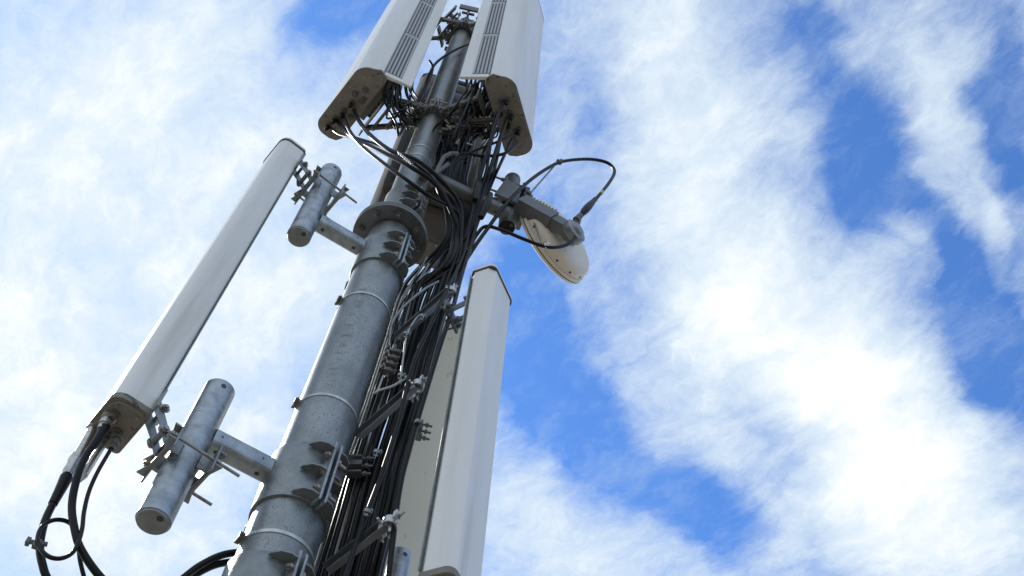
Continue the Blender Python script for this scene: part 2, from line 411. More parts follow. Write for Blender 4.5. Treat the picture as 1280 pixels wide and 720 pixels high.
collar_parts(m1, 4.45, 4.76, .1375, (-63, 117))
u = (STUB_L-axis(0)).normalized(); u.z = 0; u.normalize()
arm_tube(m1, axis(4.65)+u*.145, Vector((STUB_L.x, STUB_L.y, 4.65))-u*.058, .088)
stub(m1, STUB_L, 4.165, 4.93, .063)
m2 = thing('pipe_mount', axis(6.5), 'galvanised collar, arm and stub pipe just below the flange, beside the left antenna top', 'pipe mount', 'pipe mounts clamped to the mast')
collar_parts(m2, 6.33, 6.62, .131, (-63, 117))
arm_tube(m2, axis(6.54)+u*.138, Vector((STUB_U.x, STUB_U.y, 6.54))-u*.058, .088)
stub(m2, STUB_U, 6.30, 7.135, .063)
m3 = thing('clamp_collar', axis(7.2), 'ribbed clamp collar on the thin tube right above the flange', 'collar', None)
collar_parts(m3, 7.06, 7.30, .1025, (-58, 122))
m4 = thing('clamp_collar', axis(4.0), 'lowest ribbed clamp collar on the mast, cut by the bottom of the picture', 'collar', None)
collar_parts(m4, 3.86, 4.16, .1395, (-63, 117))
m5 = thing('pipe_mount', axis(7.5), 'dark rectangular arm and short pipe reaching right towards the microwave dish', 'pipe mount', 'pipe mounts clamped to the mast')
DP = Vector((.690, .02, 0))
arm_tube(m5, Vector((.06, -.12, 7.56)), Vector((DP.x-.02, DP.y-.06, 7.56)), .085, 'dull')
stub(m5, DP, 7.50, 8.26, .056, m='dull')
m6 = thing('pipe_mount', (.5, .46, 4.2), 'upright stub pipe behind the cable bundle, in front of the cream panel', 'pipe mount', 'pipe mounts clamped to the mast')
stub(m6, Vector((.50, .46, 0)), 3.6, 4.93, .05)
arm_tube(m6, Vector((.10, .12, 4.1)), Vector((.47, .43, 4.1)), .08)

# ------------------------------------------------------------------ antenna brackets
def bracket(t, pc, z, n, reach, r=.063, rods=True, m='galv', dz=0.0):
    """pipe saddle and hinge between pipe axis pc and the antenna back, n = direction to the antenna"""
    n = Vector(n).normalized(); q = Vector((-n.y, n.x, 0)); c = Vector((pc.x, pc.y, z))
    br = None
    for k, sg in enumerate((1, -1)):
        def jaw(b):
            hh = .036
            b.prism([(-.118, -.066), (-.06, -hh), (.06, -hh), (.118, -.066), (.118, .066), (.06, hh), (-.06, hh), (-.118, .066)], c+n*sg*(r+.012), q, Z, n*sg, 0, .008)
            for s3 in (-1, 1): b.prism([(-.118, 0), (.118, 0), (.118, .03), (.06, .012), (-.06, .012), (-.118, .03)], c+n*sg*(r+.020)+Z*s3*.034, q, n*sg, Z, -.004, .004)
            for s2 in (-1, 1): b.prism([(-hh, r*.62), (hh, r*.62), (hh, r+.013), (-hh, r+.013)], c+q*s2*.055, Z, n*sg, q, -.004, .004)
        j = one('clamp_jaw', m, jaw, t, bevel=.0015)
        br = br or j
    if rods:
        def rd(b):
            for s2 in (-1, 1):
                p = c+q*s2*.096; b.sep(); b.cyl(p+n*(r+.05), p-n*(r+.125), .0065, n=10)
                for k in (r+.020, r+.034): b.cyl(p+n*k, p+n*(k+.010), .012, n=6)
                b.cyl(p-n*(r+.0195), p-n*(r+.031), .012, n=6); b.cyl(p-n*(r+.0315), p-n*(r+.0415), .011, n=6)
        one('threaded_rod', 'bolt', rd, br, each=True)
    lean = (n*(reach-r-.019)+Z*dz)/(reach-r-.019)
    def hinge(b):
        for s2 in (-1, 1):
            a = c+n*(r+.019)+q*s2*.036; h_ = reach-r-.019
            b.prism([(0, -.028), (h_*.55, -.028), (h_, -.045), (h_, .02), (h_*.5, .028), (0, .028)], a, lean, Z, q, -.003, .003)
        b.box(c+n*(reach-.004)+Z*dz, .008, .13, .10, n, q)
        b.cyl(c+n*(r+.06)-q*.055+Z*dz*.3, c+n*(r+.06)+q*.055+Z*dz*.3, .012, n=10)
        b.cyl(c+n*(reach-.035)-q*.052+Z*(dz-.02), c+n*(reach-.035)+q*.052+Z*(dz-.02), .009, n=10)
    h = one('hinge', m, hinge, t, bevel=.001)
    def hb(b):
        for s2 in (-1, 1):
            b.hexbolt(c+n*(r+.06)+q*s2*.04+Z*dz*.3, q*s2, .017, .012, .010); b.hexbolt(c+n*(reach-.035)+Z*(dz-.02)+q*s2*.04, q*s2, .014, .011, .008)
    one('hinge_bolt', 'bolt', hb, h, each=True)

def connector(t, p, L_=.07, r=.014, nut='silver', name='connector', boot=True):
    p = Vector(p)
    c = one(name, nut, lambda b: b.lathe(p, -Z, [(r*1.5, 0), (r*1.5, .006), (r, .007), (r, L_*.35), (r*1.25, L_*.36), (r*1.25, L_*.62), (r*.95, L_*.64), (r*.95, L_)], 16), t)
    if boot: one('boot', 'rubber', lambda b: b.lathe(p-Z*L_*.75, -Z, [(r*.7, 0), (r*1.4, .002), (r*1.45, L_*.45), (r*.95, L_*.9), (r*.8, L_)], 16), c)
    return c

def panel_antenna(name, c, nd_, w, d, z0, z1, label, m='radome', rf=.05, group='slim panel antennas', capcol='cap', top='seam', k=7):
    n = Vector(nd_).normalized(); q = Vector((n.y, -n.x, 0))
    c = Vector((c[0], c[1], 0)); t = thing(name, (c.x, c.y, z0), label, 'antenna', group)
    sec = rounded(w, d, rf, .018, k); big = rounded(w+.010, d+.010, rf+.004, .020); mid = rounded(w+.004, d+.004, rf+.002, .019)
    one('radome', m, lambda b: b.prism(sec, c, q, n, Z, z0+.02, z1-.02), t)
    one('back_plate', 'galv' if m == 'radome' else m, lambda b: b.prism([(-w/2-.003, -d/2-.0055), (w/2+.003, -d/2-.0055), (w/2+.003, -d/2-.0005), (-w/2-.003, -d/2-.0005)], c, q, n, Z, z0+.05, z1-.05), t, bevel=.002)  # thin slab added to draw a dark shadow line along the back edge
    def cap(b):
        b.prism(big, c, q, n, Z, z0+.004, z0+.034); b.prism(rounded(w-.02, d-.02, rf, .015), c, q, n, Z, z0-.006, z0+.006)
    cp = one('end_cap', capcol, cap, t, bevel=.002)
    def scr(b):
        for sx in (-1, 1):
            for sy in (-1, 1):
                b.sep(); b.cyl(c+q*sx*(w/2-.035)+n*sy*(d/2-.03)+Z*(z0-.010), c+q*sx*(w/2-.035)+n*sy*(d/2-.03)+Z*(z0-.005), .008, n=10)
    one('screw', 'bolt', scr, cp, each=True)
    def tp(b): b.prism(big, c, q, n, Z, z1-.03, z1-.016); 
    one('top_rim', top, tp, t)
    one('top_cap', m, lambda b: b.prism(mid, c, q, n, Z, z1-.016, z1+.01), t, bevel=.003)
    return t, n, q, c
nA = Vector((-.935, -.355, 0))
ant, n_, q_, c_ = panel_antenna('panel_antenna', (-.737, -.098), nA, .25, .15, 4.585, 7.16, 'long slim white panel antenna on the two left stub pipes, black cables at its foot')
ant_left = ant
for z, p, dz in ((4.47, STUB_L, .17), (6.83, STUB_U, .12)):
    bracket(ant, p, z, nA, (c_-p).dot(nA.normalized())-.068, dz=dz)
def feet(b):
    for a, h in ((-.02, .02), (.03, -.05), (.0, .06)):
        b.sep(); b.lathe(c_+q_*h+n_*a+Z*4.579, -Z, [(.022, 0), (.022, .008), (.014, .01), (.014, .03)], 16)
one('socket', 'dark_steel', feet, ant, each=True)

nB = Vector((.745, -.667, 0))
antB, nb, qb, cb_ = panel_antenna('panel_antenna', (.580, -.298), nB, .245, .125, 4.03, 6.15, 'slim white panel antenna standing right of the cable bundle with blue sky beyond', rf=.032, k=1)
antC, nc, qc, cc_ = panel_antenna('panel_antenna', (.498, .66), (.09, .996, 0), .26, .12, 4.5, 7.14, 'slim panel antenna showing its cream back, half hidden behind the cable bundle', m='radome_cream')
def hook(b): b.tube(spline(px((566, 400, .60), (572, 396, .59), (577, 400, .58), (579, 410, .58), (577, 420, .58))), .007, 8)
one('lifting_hook', 'galv', hook, antC)
def lab(b):
    for i in range(5):
        b.sep(); b.box(cc_-nc*.0615+Z*(5.36-.06*i)-qc*(.03+.01*(i % 2)), .05+.03*((i*7) % 3)/2, .0012, .006, qc, nc)
one('faded_marking', mat('faded_grey_print', (.40, .38, .33), .6), lab, antC, each=True)

# ------------------------------------------------------------------ wide sector antennas
def sector(cf, nd_, w, d, z0, z1, label, side=1, m='radome'):
    """cf = middle of the front face"""
    n = Vector(nd_).normalized(); q = Vector((n.y, -n.x, 0)); c = Vector((cf[0], cf[1], 0))
    t = thing('sector_antenna', (c.x, c.y, z0), label, 'antenna', 'wide sector antennas round the mast head')
    rf = .085; fr = []; ib = -.21; FL = .25
    for cx, a0 in ((w/2-rf, 0), (-w/2+rf, 90)):
        for i in range(11):
            a = R(a0+90*i/10); fr.append((cx+rf*math.cos(a), -rf+rf*math.sin(a)))
    fr = [(x*(1-FL*y/(w/2)) if x*side > 0 else x, y) for x, y in fr]                # sides splay towards the back
    hw = lambda y: w/2-FL*y
    xa, xb = (hw(ib), w/2) if side < 0 else (w/2, hw(ib))     # half widths at the back: left, right
    U = fr + [(-xa, ib+.06), (-xa+.05, ib), (xb-.05, ib), (xb, ib+.06)]
    flap = [(hw(ib+.055)-.03, ib+.055), (hw(ib+.055)+.001, ib+.055), (hw(-d)+.001, -d), (hw(-d)-.02, -d)]
    if side < 0: flap = [(-x, y) for x, y in flap]
    one('radome', m, lambda b: b.prism(U, c, q, n, Z, z0, z1-.02), t)
    one('side_cover', 'radome', lambda b: b.prism(flap, c, q, n, Z, z0-.004, z1-.02), t, bevel=.006)
    sc = lambda k, off: [(x*k, (y-ib/2)*k+ib/2+off) for x, y in fr+[(-xa, ib+.075), (-xa+.018, ib+.025), (-xa+.06, ib), (xb-.06, ib), (xb-.018, ib+.025), (xb, ib+.075)]]
    def cap(b):
        b.prism(sc(1.012, 0), c, q, n, Z, z0-.016, z0-.001); b.prism(sc(.955, 0), c, q, n, Z, z0-.022, z0-.012)
    cpo = one('end_cap', 'cap' if m == 'radome' else 'dark_steel', cap, t, bevel=.002)
    def scr(b):
        for x, y in ((-.24, -.07), (.24, -.07), (-.22, -.19), (.22, -.19), (0, -.035), (0, -.2), (-.12, -.035), (.12, -.035)):
            b.sep(); b.cyl(c+q*x+n*y+Z*(z0-.026), c+q*x+n*y+Z*(z0-.021), .009, n=10)
    one('screw', 'bolt', scr, cpo, each=True)
    def sock(b):
        for x, y in ((-.17, -.13), (-.10, -.09), (-.09, -.16), (-.02, -.12), (.05, -.10), (.06, -.17), (.14, -.13)):
            b.sep(); b.lathe(c+q*x+n*y+Z*(z0-.022), -Z, [(.024, 0), (.024, .006), (.015, .007), (.015, .022)], 14)
    one('socket', 'dark_steel', sock, cpo, each=True)
    one('top_rim', 'seam', lambda b: b.prism(sc(1.016, 0), c, q, n, Z, z1-.02, z1-.004), t)
    s = side; on = Vector(q*s+n*FL).normalized(); al = Vector(n-q*s*FL).normalized(); o = c+q*s*(w/2)
    for k in range(3):
        a0 = z0+.055+k*.98; a1 = min(a0+.92, z1-.06)
        vp = one('vent', 'vent', lambda b: b.prism([(-.295, a0), (-.175, a0), (-.175, a1), (-.295, a1)], o, al, Z, on, -.004, .0015), t)
        def sl(b):
            for i in range(5):
                y0 = -.293+.026*i
                b.prism([(y0, a0), (y0+.014, a0), (y0+.014, a1), (y0, a1)], o, al, Z, on, .001, .007)
            b.prism([(-.295, a1), (-.175, a1), (-.175, a1+.06), (-.295, a1+.06)], o, al, Z, on, -.002, .0025)
        one('slats', 'slat', sl, vp)
    one('vent_edge', 'seam', lambda b: b.prism([(-.174, z0+.01), (-.166, z0+.01), (-.166, z1-.05), (-.174, z1-.05)], o, al, Z, on, -.002, .002), t)
    def ru(b):
        b.box(c+n*(ib-.05)+Z*(z0+1.55), w-.10, .07, 2.1, q, n)
        for i in range(12): b.box(c+n*(ib-.105)+q*(-.22+.04*i)+Z*(z0+1.55), .008, .05, 2.0, q, n)
    one('radio_unit', 'dark_steel', ru, t)
    return t, n, q, c
nL = Vector((-.935, -.33, 0)); nR = Vector((.815, -.58, 0))
sL = sector((-.668, -.035), (-.944, -.330, 0), .60, .37, 8.50, 11.7, 'wide white sector antenna at the top left, its brown underside fanned with four black cables', -1)
sR = sector((.622, -.378), (.815, -.580, 0), .575, .37, 8.50, 11.74, 'wide white sector antenna at the top right, its brown underside towards the dish', 1)
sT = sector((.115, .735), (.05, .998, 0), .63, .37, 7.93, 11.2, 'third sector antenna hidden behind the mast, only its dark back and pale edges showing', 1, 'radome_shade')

# steel frames tying the sector antennas to the mast
def frame(S_, z, label, wid=.30):
    t0, n, q, c = S_
    a = c-n*.30; e = axis(z)+n*.10; a.z = z; e.z = z; L_ = (a-e).length
    t = thing('mounting_frame', e, label, 'bracket', 'steel frames between mast and sector antennas')
    def rails(b):
        for s in (-1, 1):
            b.bar(e+q*s*.085, a+q*s*wid/2, .07, .022, Z)
        for k in (.22, .52, .80):
            p = e.lerp(a, k); hw = .085+(wid/2-.085)*k
            b.bar(p-q*hw, p+q*hw, .07, .018, Z)
        b.box(a+n*.0, .010, wid+.08, .16, n, q)
    one('rail', 'dark_steel', rails, t, bevel=.0015)
    def bl(b):
        for s in (-1, 1):
            for k in (.03, .22, .52, .80): b.hexbolt(e.lerp(a, k)+q*s*(.085+(wid/2-.085)*k)-Z*.026, -Z, .013, .011, .02)
            b.sep(); b.cyl(e+q*s*.07+n*.06+Z*.03, e+q*s*.07-n*.13+Z*.03, .008, n=8)
    one('bolt', 'bolt', bl, t, each=True)
    one('jaw', 'galv', lambda b: b.prism([(-.12, -.05), (.12, -.05), (.12, .05), (-.12, .05)], e, q, Z, n, -.006, .006), t, bevel=.002)
for S_, nm in ((sL, 'left'), (sR, 'right'), (sT, 'hidden')):
    frame(S_, 8.66 if nm != 'hidden' else 8.74, {'left': 'lower dark steel frame between the mast and the top left sector antenna', 'right': 'lower dark steel frame between the mast and the top right sector antenna', 'hidden': 'lower dark steel frame between the mast and the sector antenna behind it'}[nm])
    frame(S_, 10.9 if nm != 'hidden' else 10.75, {'left': 'upper dark steel frame at the mast head reaching to the top left sector antenna', 'right': 'upper dark steel frame at the mast head reaching to the top right sector antenna', 'hidden': 'upper dark steel frame at the mast head reaching behind the mast'}[nm])
for z, lb in ((8.72, 'dark clamp ring on the thin tube between the two top sector antennas'), (10.95, 'dark clamp ring round the very head of the mast')):
    t = thing('clamp_ring', axis(z), lb, 'clamp')
    def rg(b):
        b.lathe(axis(z-.09), Z, [(.096, 0), (.118, 0), (.118, .18), (.096, .18)], 40, False)
        for k in range(6):
            d = az(20+60*k); qq = Vector((-d.y, d.x, 0)); b.box(axis(z)+d*.132, .05, .016, .17, d, qq); b.box(axis(z)+d*.132+qq*.026, .05, .012, .17, d, qq)
    one('ring', 'dark_steel', rg, t, bevel=.002)
    def rb(b):
        for k in range(6):
            d = az(20+60*k); qq = Vector((-d.y, d.x, 0))
            for h in (-.055, .055): b.hexbolt(axis(z+h)+d*.140-qq*.008, -qq, .013, .012, .02); b.cyl(axis(z+h)+d*.14-qq*.013, axis(z+h)+d*.14+qq*.085, .007, n=8)
    one('bolt', 'bolt', rb, t, each=True)

t = thing('head_bracket', axis(11.1), 'dark bolted fittings crowning the very top of the mast between the two upper antennas', 'bracket')
def hd(b):
    for a0, r0, z in ((150, .22, 11.05), (205, .20, 11.18), (262, .17, 11.28), (330, .2, 11.2), (60, .22, 11.1)):
        d = az(a0); q = Vector((-d.y, d.x, 0)); b.sep()
        b.bar(axis(z)+d*.06, axis(z)+d*r0, .10, .016, Z); b.bar(axis(z)+d*r0-q*.09, axis(z)+d*r0+q*.09, .12, .018, Z)
        b.bar(axis(z)+d*(r0-.05)-q*.06, axis(z)+d*(r0-.05)+q*.06, .05, .014, Z)
one('plate', 'dark_steel', hd, t, each=True, bevel=.002)
def hdb(b):
    for i in range(10):
        d = az(36*i+10); p = axis(11.05+.05*(i % 4))+d*(.13+.02*(i % 3)); b.sep(); b.cyl(p-Z*.05, p+Z*(.16+.06*(i % 3)), .008, n=8); b.cyl(p+Z*.07, p+Z*.085, .016, n=6)
one('threaded_rod', 'bolt', hdb, t, each=True)

# ------------------------------------------------------------------ microwave dish
HUB = Vector((1.10, -.01, 7.68)); dax = Vector((-.50, .866, 0)).normalized(); dq = Vector((dax.y, -dax.x, 0))
dish = thing('microwave_dish', (DP.x, DP.y, 7.9), 'small cream microwave dish seen from behind, right of the mast', 'dish')
one('reflector', 'dish', lambda b: b.lathe(HUB+dax*.02, dax, [(.03, 0), (.20, .001), (.25, .006), (.280, .018), (.297, .036), (.303, .055), (.303, .09), (.10, .095)], 72), dish)
rim = one('rim', 'dish', lambda b: b.lathe(HUB+dax*.02, dax, [(.29, .091), (.316, .091), (.319, .095), (.319, .128), (.315, .133), (.30, .142), (.16, .152), (.02, .156)], 72), dish)
one('rim_seam', 'seam', lambda b: b.lathe(HUB+dax*.02, dax, [(.3185, .108), (.3205, .109), (.3205, .114), (.3185, .115)], 64, False), rim)
def rbz(b):
    x, y, z = basis(dax)
    for i in range(14):
        d = x*math.cos(2*PI*i/14)+y*math.sin(2*PI*i/14); b.sep(); b.cyl(HUB+dax*.085+d*.300, HUB+dax*.085+d*.307, .008, n=8)
one('rim_bolt', 'seam', rbz, rim, each=True)
hub = one('hub', 'galv', lambda b: b.lathe(HUB+dax*.025, -dax, [(.098, 0), (.100, .01), (.100, .022), (.080, .024), (.078, .05), (.06, .055), (.058, .085), (.03, .09)], 40), dish)
def hbb(b):
    x, y, z = basis(dax)
    for i in range(8):
        d = x*math.cos(2*PI*i/8)+y*math.sin(2*PI*i/8); b.hexbolt(HUB+dax*.003+d*.090, -dax, .009, .008, .006)
one('hub_bolt', 'bolt', hbb, hub, each=True)
def dbr(b):
    a, e = PY(650, 254, -.10), PY(716, 291, -.115); L_ = (e-a).length
    x, y, z = basis(e-a, Z)
    b.prism([(-.060, -.05), (.035, -.05), (.060, -.03), (.060, .05), (-.060, .05)], a, x, y, z, 0, L_*.62)
    b.prism([(-.046, -.04), (.046, -.04), (.046, .04), (-.046, .04)], a, x, y, z, L_*.60, L_)
    for i in range(9): b.prism([(.055, -.046), (.092, -.046), (.092, .046), (.055, .046)], a, x, y, z, L_*(.06+.058*i), L_*(.075+.058*i))
    b.prism([(.06, -.05), (.098, -.05), (.098, -.042), (.06, -.042)], a, x, y, z, L_*.04, L_*.58)
    b.cyl(e, HUB-dax*.02, .05, .06, 20); b.cyl(e-Z*.035, e-Z*.052, .034, n=18)
one('support_arm', 'dull', dbr, dish, bevel=.002)
_e = PY(716, 291, -.115)
one('hub_ring', 'galv', lambda b: b.lathe(_e+dax*.02, -dax, [(.03, 0), (.082, 0), (.085, .004), (.085, .05), (.078, .056), (.05, .058), (.045, .075), (.02, .08)], 36), dish)
def dcl(b):
    for z in (7.80, 8.02):
        for s in (-1, 1): b.box((DP.x+s*.066, DP.y, z), .022, .19, .075)
        for s in (-1, 1):
            b.cyl((DP.x-.17, DP.y+s*.078, z), (DP.x+.10, DP.y+s*.078, z), .008, n=8); b.cyl((DP.x-.098, DP.y+s*.078, z), (DP.x-.078, DP.y+s*.078, z), .014, n=6)
    b.box((DP.x+.092, DP.y-.01, 7.84), .03, .17, .34); b.prism([(-.11, -.13), (.05, -.16), (.07, .10), (-.05, .16)], (DP.x-.02, DP.y-.085, 7.86), (1, 0, 0), Z, (0, 1, 0), -.012, .012)
    b.cyl((DP.x+.10, DP.y-.09, 7.90), (DP.x+.10, DP.y+.07, 7.90), .035, n=18); b.cyl((DP.x+.10, DP.y-.115, 7.90), (DP.x+.10, DP.y-.09, 7.90), .018, n=6)
one('pipe_clamp', 'dull', dcl, dish, bevel=.002)
def hcon(b):
    p = HUB-dax*.06
    b.cyl(p, PY(722, 273, -.10), .030, .026, 18); b.cyl(PY(720, 275, -.10), PY(729, 266, -.12), .024, .018, 16)
    b.cyl(p, PY(722, 284, -.12), .02, .018, 14)
one('feed_connector', 'dark_steel', hcon, hub)
def rods_(b):
    b.cyl(PY(660, 245, -.03), PY(694, 206, -.12), .0065, n=8); b.sep(); b.cyl(PY(662, 262, -.03), PY(677, 304, -.12), .0055, n=8)
one('cable_rod', 'galv', rods_, dish, each=True)
def hold(b, p, r=.02):
    p = Vector(p); b.lathe(p-Vector((.018, 0, 0)), (1, 0, .3), [(r*.6, 0), (r, .002), (r, .034), (r*.6, .036)], 14); b.box(p+Vector((.012, -.01, r)), .02, .02, .022); b.cyl(p-Z*r*1.8, p+Z*r*1.9, .006, n=8)
one('cable_holder', 'dark_steel', lambda b: hold(b, PY(699, 203, -.13)), dish)
one('cable_holder', 'bright', lambda b: hold(b, PY(682, 308, -.13), .018), dish)
c1 = cable('dish_cable', px((728, 267, -.12), (735, 259, -.125), (748, 245, -.13), (763, 226, -.13), (768, 213, -.13), (758, 203, -.13), (735, 199, -.13), (703, 202, -.13), (680, 213, -.13), (655, 232, -.13), (630, 258, -.12), (610, 285, -.08), (591, 312, -.04), (572, 345, 0), (556, 392, .05), (542, 440, .07)), .0125, 'black dish cable making the big high loop against the sky', per=10)
def bt(b): b.tube(spline(px((727, 268, -.12), (734, 260, -.125), (744, 249, -.13)), 8), lambda u: .018+.010*math.sin(PI*min(1, u*1.1)), 12)
one('boot', 'rubber', bt, c1); one('tape_band', 'yellow', lambda b: b.tube(spline(px((750.5, 242.3, -.13), (753, 239.2, -.13)), 3), .0136, 12), c1)
cable('dish_cable', px((722, 284, -.12), (722, 293, -.13), (712, 304, -.13), (697, 309, -.13), (680, 308, -.13), (655, 299, -.12), (628, 288, -.10), (608, 283, -.08), (597, 292, -.05), (582, 318, 0), (562, 360, .05), (548, 400, .07)), .0115, 'black dish cable sagging low across the face of the dish', per=10)

# ------------------------------------------------------------------ cable bundle beside the mast
GB = 'black feeder cables bundled beside the mast'
TAB = [(.3, .13, .37), (3.2, .135, .365), (4.45, .150, .385), (5.0, .155, .385), (5.45, .165, .395), (6.0, .18, .42), (6.5, .19, .435), (6.85, .25, .455), (7.2, .315, .46)]
def bpath(uu, dy, upto=7.3):
    out = []
    for z, a, b in TAB:
        if z > upto: break
        out.append(Vector((a+(b-a)*uu+random.gauss(0, .003), .12-.17*uu+dy+random.gauss(0, .004), z+random.uniform(-.1, .1))))
    return out
LC = 'straight black feeder cable in the thick bundle hugging the right of the mast'
conL = [(412, 154), (420, 146), (430, 139), (441, 126), (447, 135)]
conR = [(634, 123), (626, 138), (640, 141), (636, 152), (649, 160)]
k = 0
for i in range(9):                    # front row: outer ones climb to the sector antennas
    uu = (i+.3)/9.3; p = bpath(uu, random.uniform(-.012, .012)); r = random.choice((.0105, .0125, .0145))
    if i >= 4:
        j = i-4; e = PZ(*conR[j], 8.50)
        p = p[:-1]+px((580+3*j, 300-2*j, -.03), (590+4*j, 268-4*j, -.08), (596+5*j, 238-3*j, -.14), (604+5*j, 208, -.22))+[e-Z*.16+Vector((-.03, .02, 0)), e-Z*.05]
        lb = ['black cable rising to the rear corner of the right sector antenna', 'black cable rising to the left socket of the right sector antenna', 'black cable rising past the Y joint to the right sector antenna', 'black cable rising to the middle socket of the right sector antenna', 'outermost black cable rising to the right sector antenna over the dish arm'][j]
        g = None
    elif True:
        e = PZ(*conL[i], 8.50)
        fan = [((541, 224, -.21), (508, 198, -.22), (480, 184, -.14), (446, 173, .0), (425, 168, .12), (415, 161, .18)),
               ((546, 232, -.22), (512, 208, -.24), (480, 191, -.17), (451, 177, -.05), (433, 165, .06), (423, 153, .14)),
               ((538, 246, -.20), (507, 224, -.24), (478, 203, -.2), (453, 183, -.12), (438, 165, -.02), (431, 149, .06)),
               ((552, 226, -.23), (520, 200, -.26), (488, 188, -.2), (462, 168, -.12), (447, 148, -.02), (441, 134, .03))][i]
        p = p[:-2]+px((556+5*i, 330, -.02), (567+3*i, 292+5*(i % 2), -.06), (563+4*i, 258+7*((i*2) % 3), -.13), *fan)+[e-Z*.05]
        lb = ['lowest of the black cables fanning left to the top left sector antenna', 'second black cable of the fan under the top left sector antenna', 'third black cable of the fan under the top left sector antenna', 'highest black cable of the fan under the top left sector antenna'][i]
        g = None
    cable('feeder_cable', p, r, lb, 'rubber', group=g or GB, per=9, n=14)
    e = p[-1]; S_ = sR if i >= 4 else sL
    connector(S_[0], e+Z*.03, .06, .013, 'dark_steel')
for i in range(13):                   # rear row ends behind the mast head clutter
    uu = (i-2.2)/10.5; p = bpath(uu, .05+random.uniform(-.012, .012)); r = random.choice((.008, .0105, .0125, .015))
    p = p[:-1]+px((556+3*i, 300, .06), (557+3*i, 262, .03), (546+3*i, 232, -.02), (545+3.5*i, 205, .05), (550+3.5*i, 178, .12), (554+3.5*i, 160, .18))
    cable('feeder_cable', p, r, LC, 'rubber_dull' if i % 3 else 'rubber', group=GB, per=6, n=10)
for i in range(5):                    # thin wires on the inner side
    p = bpath(-.12+.07*i, -.01+.03*(i % 2), 6.9)
    cable('steel_wire', p, .005+.0015*(i % 2), 'thin steel wire running down between the mast and the cable bundle', 'wire', 'wire', 'thin wires beside the mast', per=5, n=7)

stray = [(((588, 285, -.04), (578, 322, -.08), (558, 364, -.14), (536, 410, -.15), (516, 455, -.15), (500, 520, -.14), (478, 590, -.13), (452, 660, -.12), (425, 740, -.11)), .010),
         (((598, 262, -.05), (592, 295, -.06), (578, 340, -.09), (566, 385, -.13), (551, 430, -.15), (536, 478, -.16), (512, 560, -.15), (498, 620, -.14), (484, 740, -.12)), .012)]
for (p, r), lb in zip(stray, ('black cable wandering down over the front of the bundle', 'thick loose cable along the right edge of the bundle')):
    cable('feeder_cable', px(*p), r, lb, 'rubber_dull', group=GB, per=8, n=12)
clips = [(527, 396, -.17), (507, 418, -.17), (500, 470, -.16), (522, 528, -.17), (470, 566, -.16), (458, 640, -.15)]
for q_ in clips:
    c0 = PY(*q_)
    def cl(b):
        b.lathe(c0-Z*.009, Z, [(.011, 0), (.0135, 0), (.0135, .018), (.011, .018)], 16, False); b.box(c0+Vector((.015, -.006, 0)), .014, .012, .018); b.cyl(c0+Vector((.016, -.022, 0)), c0+Vector((.016, .01, 0)), .004, n=8)
    props(one('cable_clip', 'galv', cl), 'small bright metal clip on a cable at the front of the bundle', 'clip', 'small clips on the cable bundle')

# slotted arms and cable clamps
def cable_bracket(a, b_, label, lab2, wh=True):
    t = thing('cable_bracket', a, label, 'bracket', 'slotted arms holding the cable bundle')
    a, b_ = Vector(a), Vector(b_); d = (b_-a).normalized(); x, y, z = basis(d, Z); L_ = (b_-a).length
    def ar(b):
        b.prism([(-.022, -.003), (.022, -.003), (.022, .003), (-.022, .003)], a, x, y, z, 0, L_)
        for s in (-1, 1): b.prism([(s*.022-.002, -.003), (s*.022+.002, -.003), (s*.022+.002, .026), (s*.022-.002, .026)], a, x, y, z, 0, L_)
    o = one('arm', 'dull', ar, t)
    def slots(b):
        for i in range(5):
            p = a.lerp(b_, (i+.5)/5); b.prism([(-.008, -.0038), (.008, -.0038), (.008, -.002), (-.008, -.002)], p, x, y, z, -L_*.06, L_*.06)
    one('slot', 'seam', slots, o)
    t2 = thing('cable_clamp', b_, lab2, 'clamp', 'bright clamps on the slotted arms')
    def hg(b):
        c = b_+d*.028
        b.lathe(c-Z*.018, Z, [(.022, 0), (.030, 0), (.030, .036), (.022, .036)], 18, False)
        b.box(c-d*.032, .02, .05, .04, d, y); b.box(c+d*.034+y*.012, .02, .026, .034, d, y)
        b.cyl(c-y*.05-d*.03, c+y*.055-d*.03, .006, n=8); b.cyl(c+d*.036-Z*.035, c+d*.036+Z*.03, .006, n=8)
    one('shell', 'bright', hg, t2, bevel=.002)
    def bl(b):
        b.hexbolt(b_+d*.0-y*.03, -y, .010, .010, .02); b.hexbolt(b_+d*.066, d, .009, .01, .02); b.hexbolt(b_-d*.03-y*.026, -y, .009, .009, .014)
    one('bolt', 'bolt', bl, t2)
BR = [((410, 714, .0), (480, 660, -.13)), ((449, 547, .0), (517, 487, -.12)), ((497, 424, -.02), (560, 368, -.11))]
LBA = ['lowest slotted steel arm crossing the cable bundle near the bottom of the picture', 'middle slotted steel arm crossing the cable bundle', 'topmost slotted steel arm crossing the cable bundle below the flange']
LBB = ['bright cable clamp in front of the cream panel, low in the picture', 'bright cable clamp at the end of the middle slotted arm', 'bright cable clamp near the top of the slim right antenna']
for (a, e), la, lb in zip(BR, LBA, LBB): cable_bracket(PY(*a), PY(*e), la, lb)
def small_bracket(b, p, d=(1, -.1, 0)):
    p = Vector(p); d = Vector(d).normalized(); q = Vector((-d.y, d.x, 0))
    b.box(p, .09, .05, .03, d, q); b.sep(); b.box(p+Z*.05, .07, .04, .012, d, q); b.sep(); b.box(p-Z*.05+d*.02, .06, .04, .012, d, q)
    for h in (-.05, 0, .05): b.sep(); b.cyl(p+Z*h-d*.02, p+Z*h+d*.09, .006, n=8); b.cyl(p+Z*h+d*.055, p+Z*h+d*.07, .012, n=6)
t = thing('pipe_bracket', PY(514, 535, .2), 'small bolted bracket between the cable bundle and the cream panel', 'bracket')
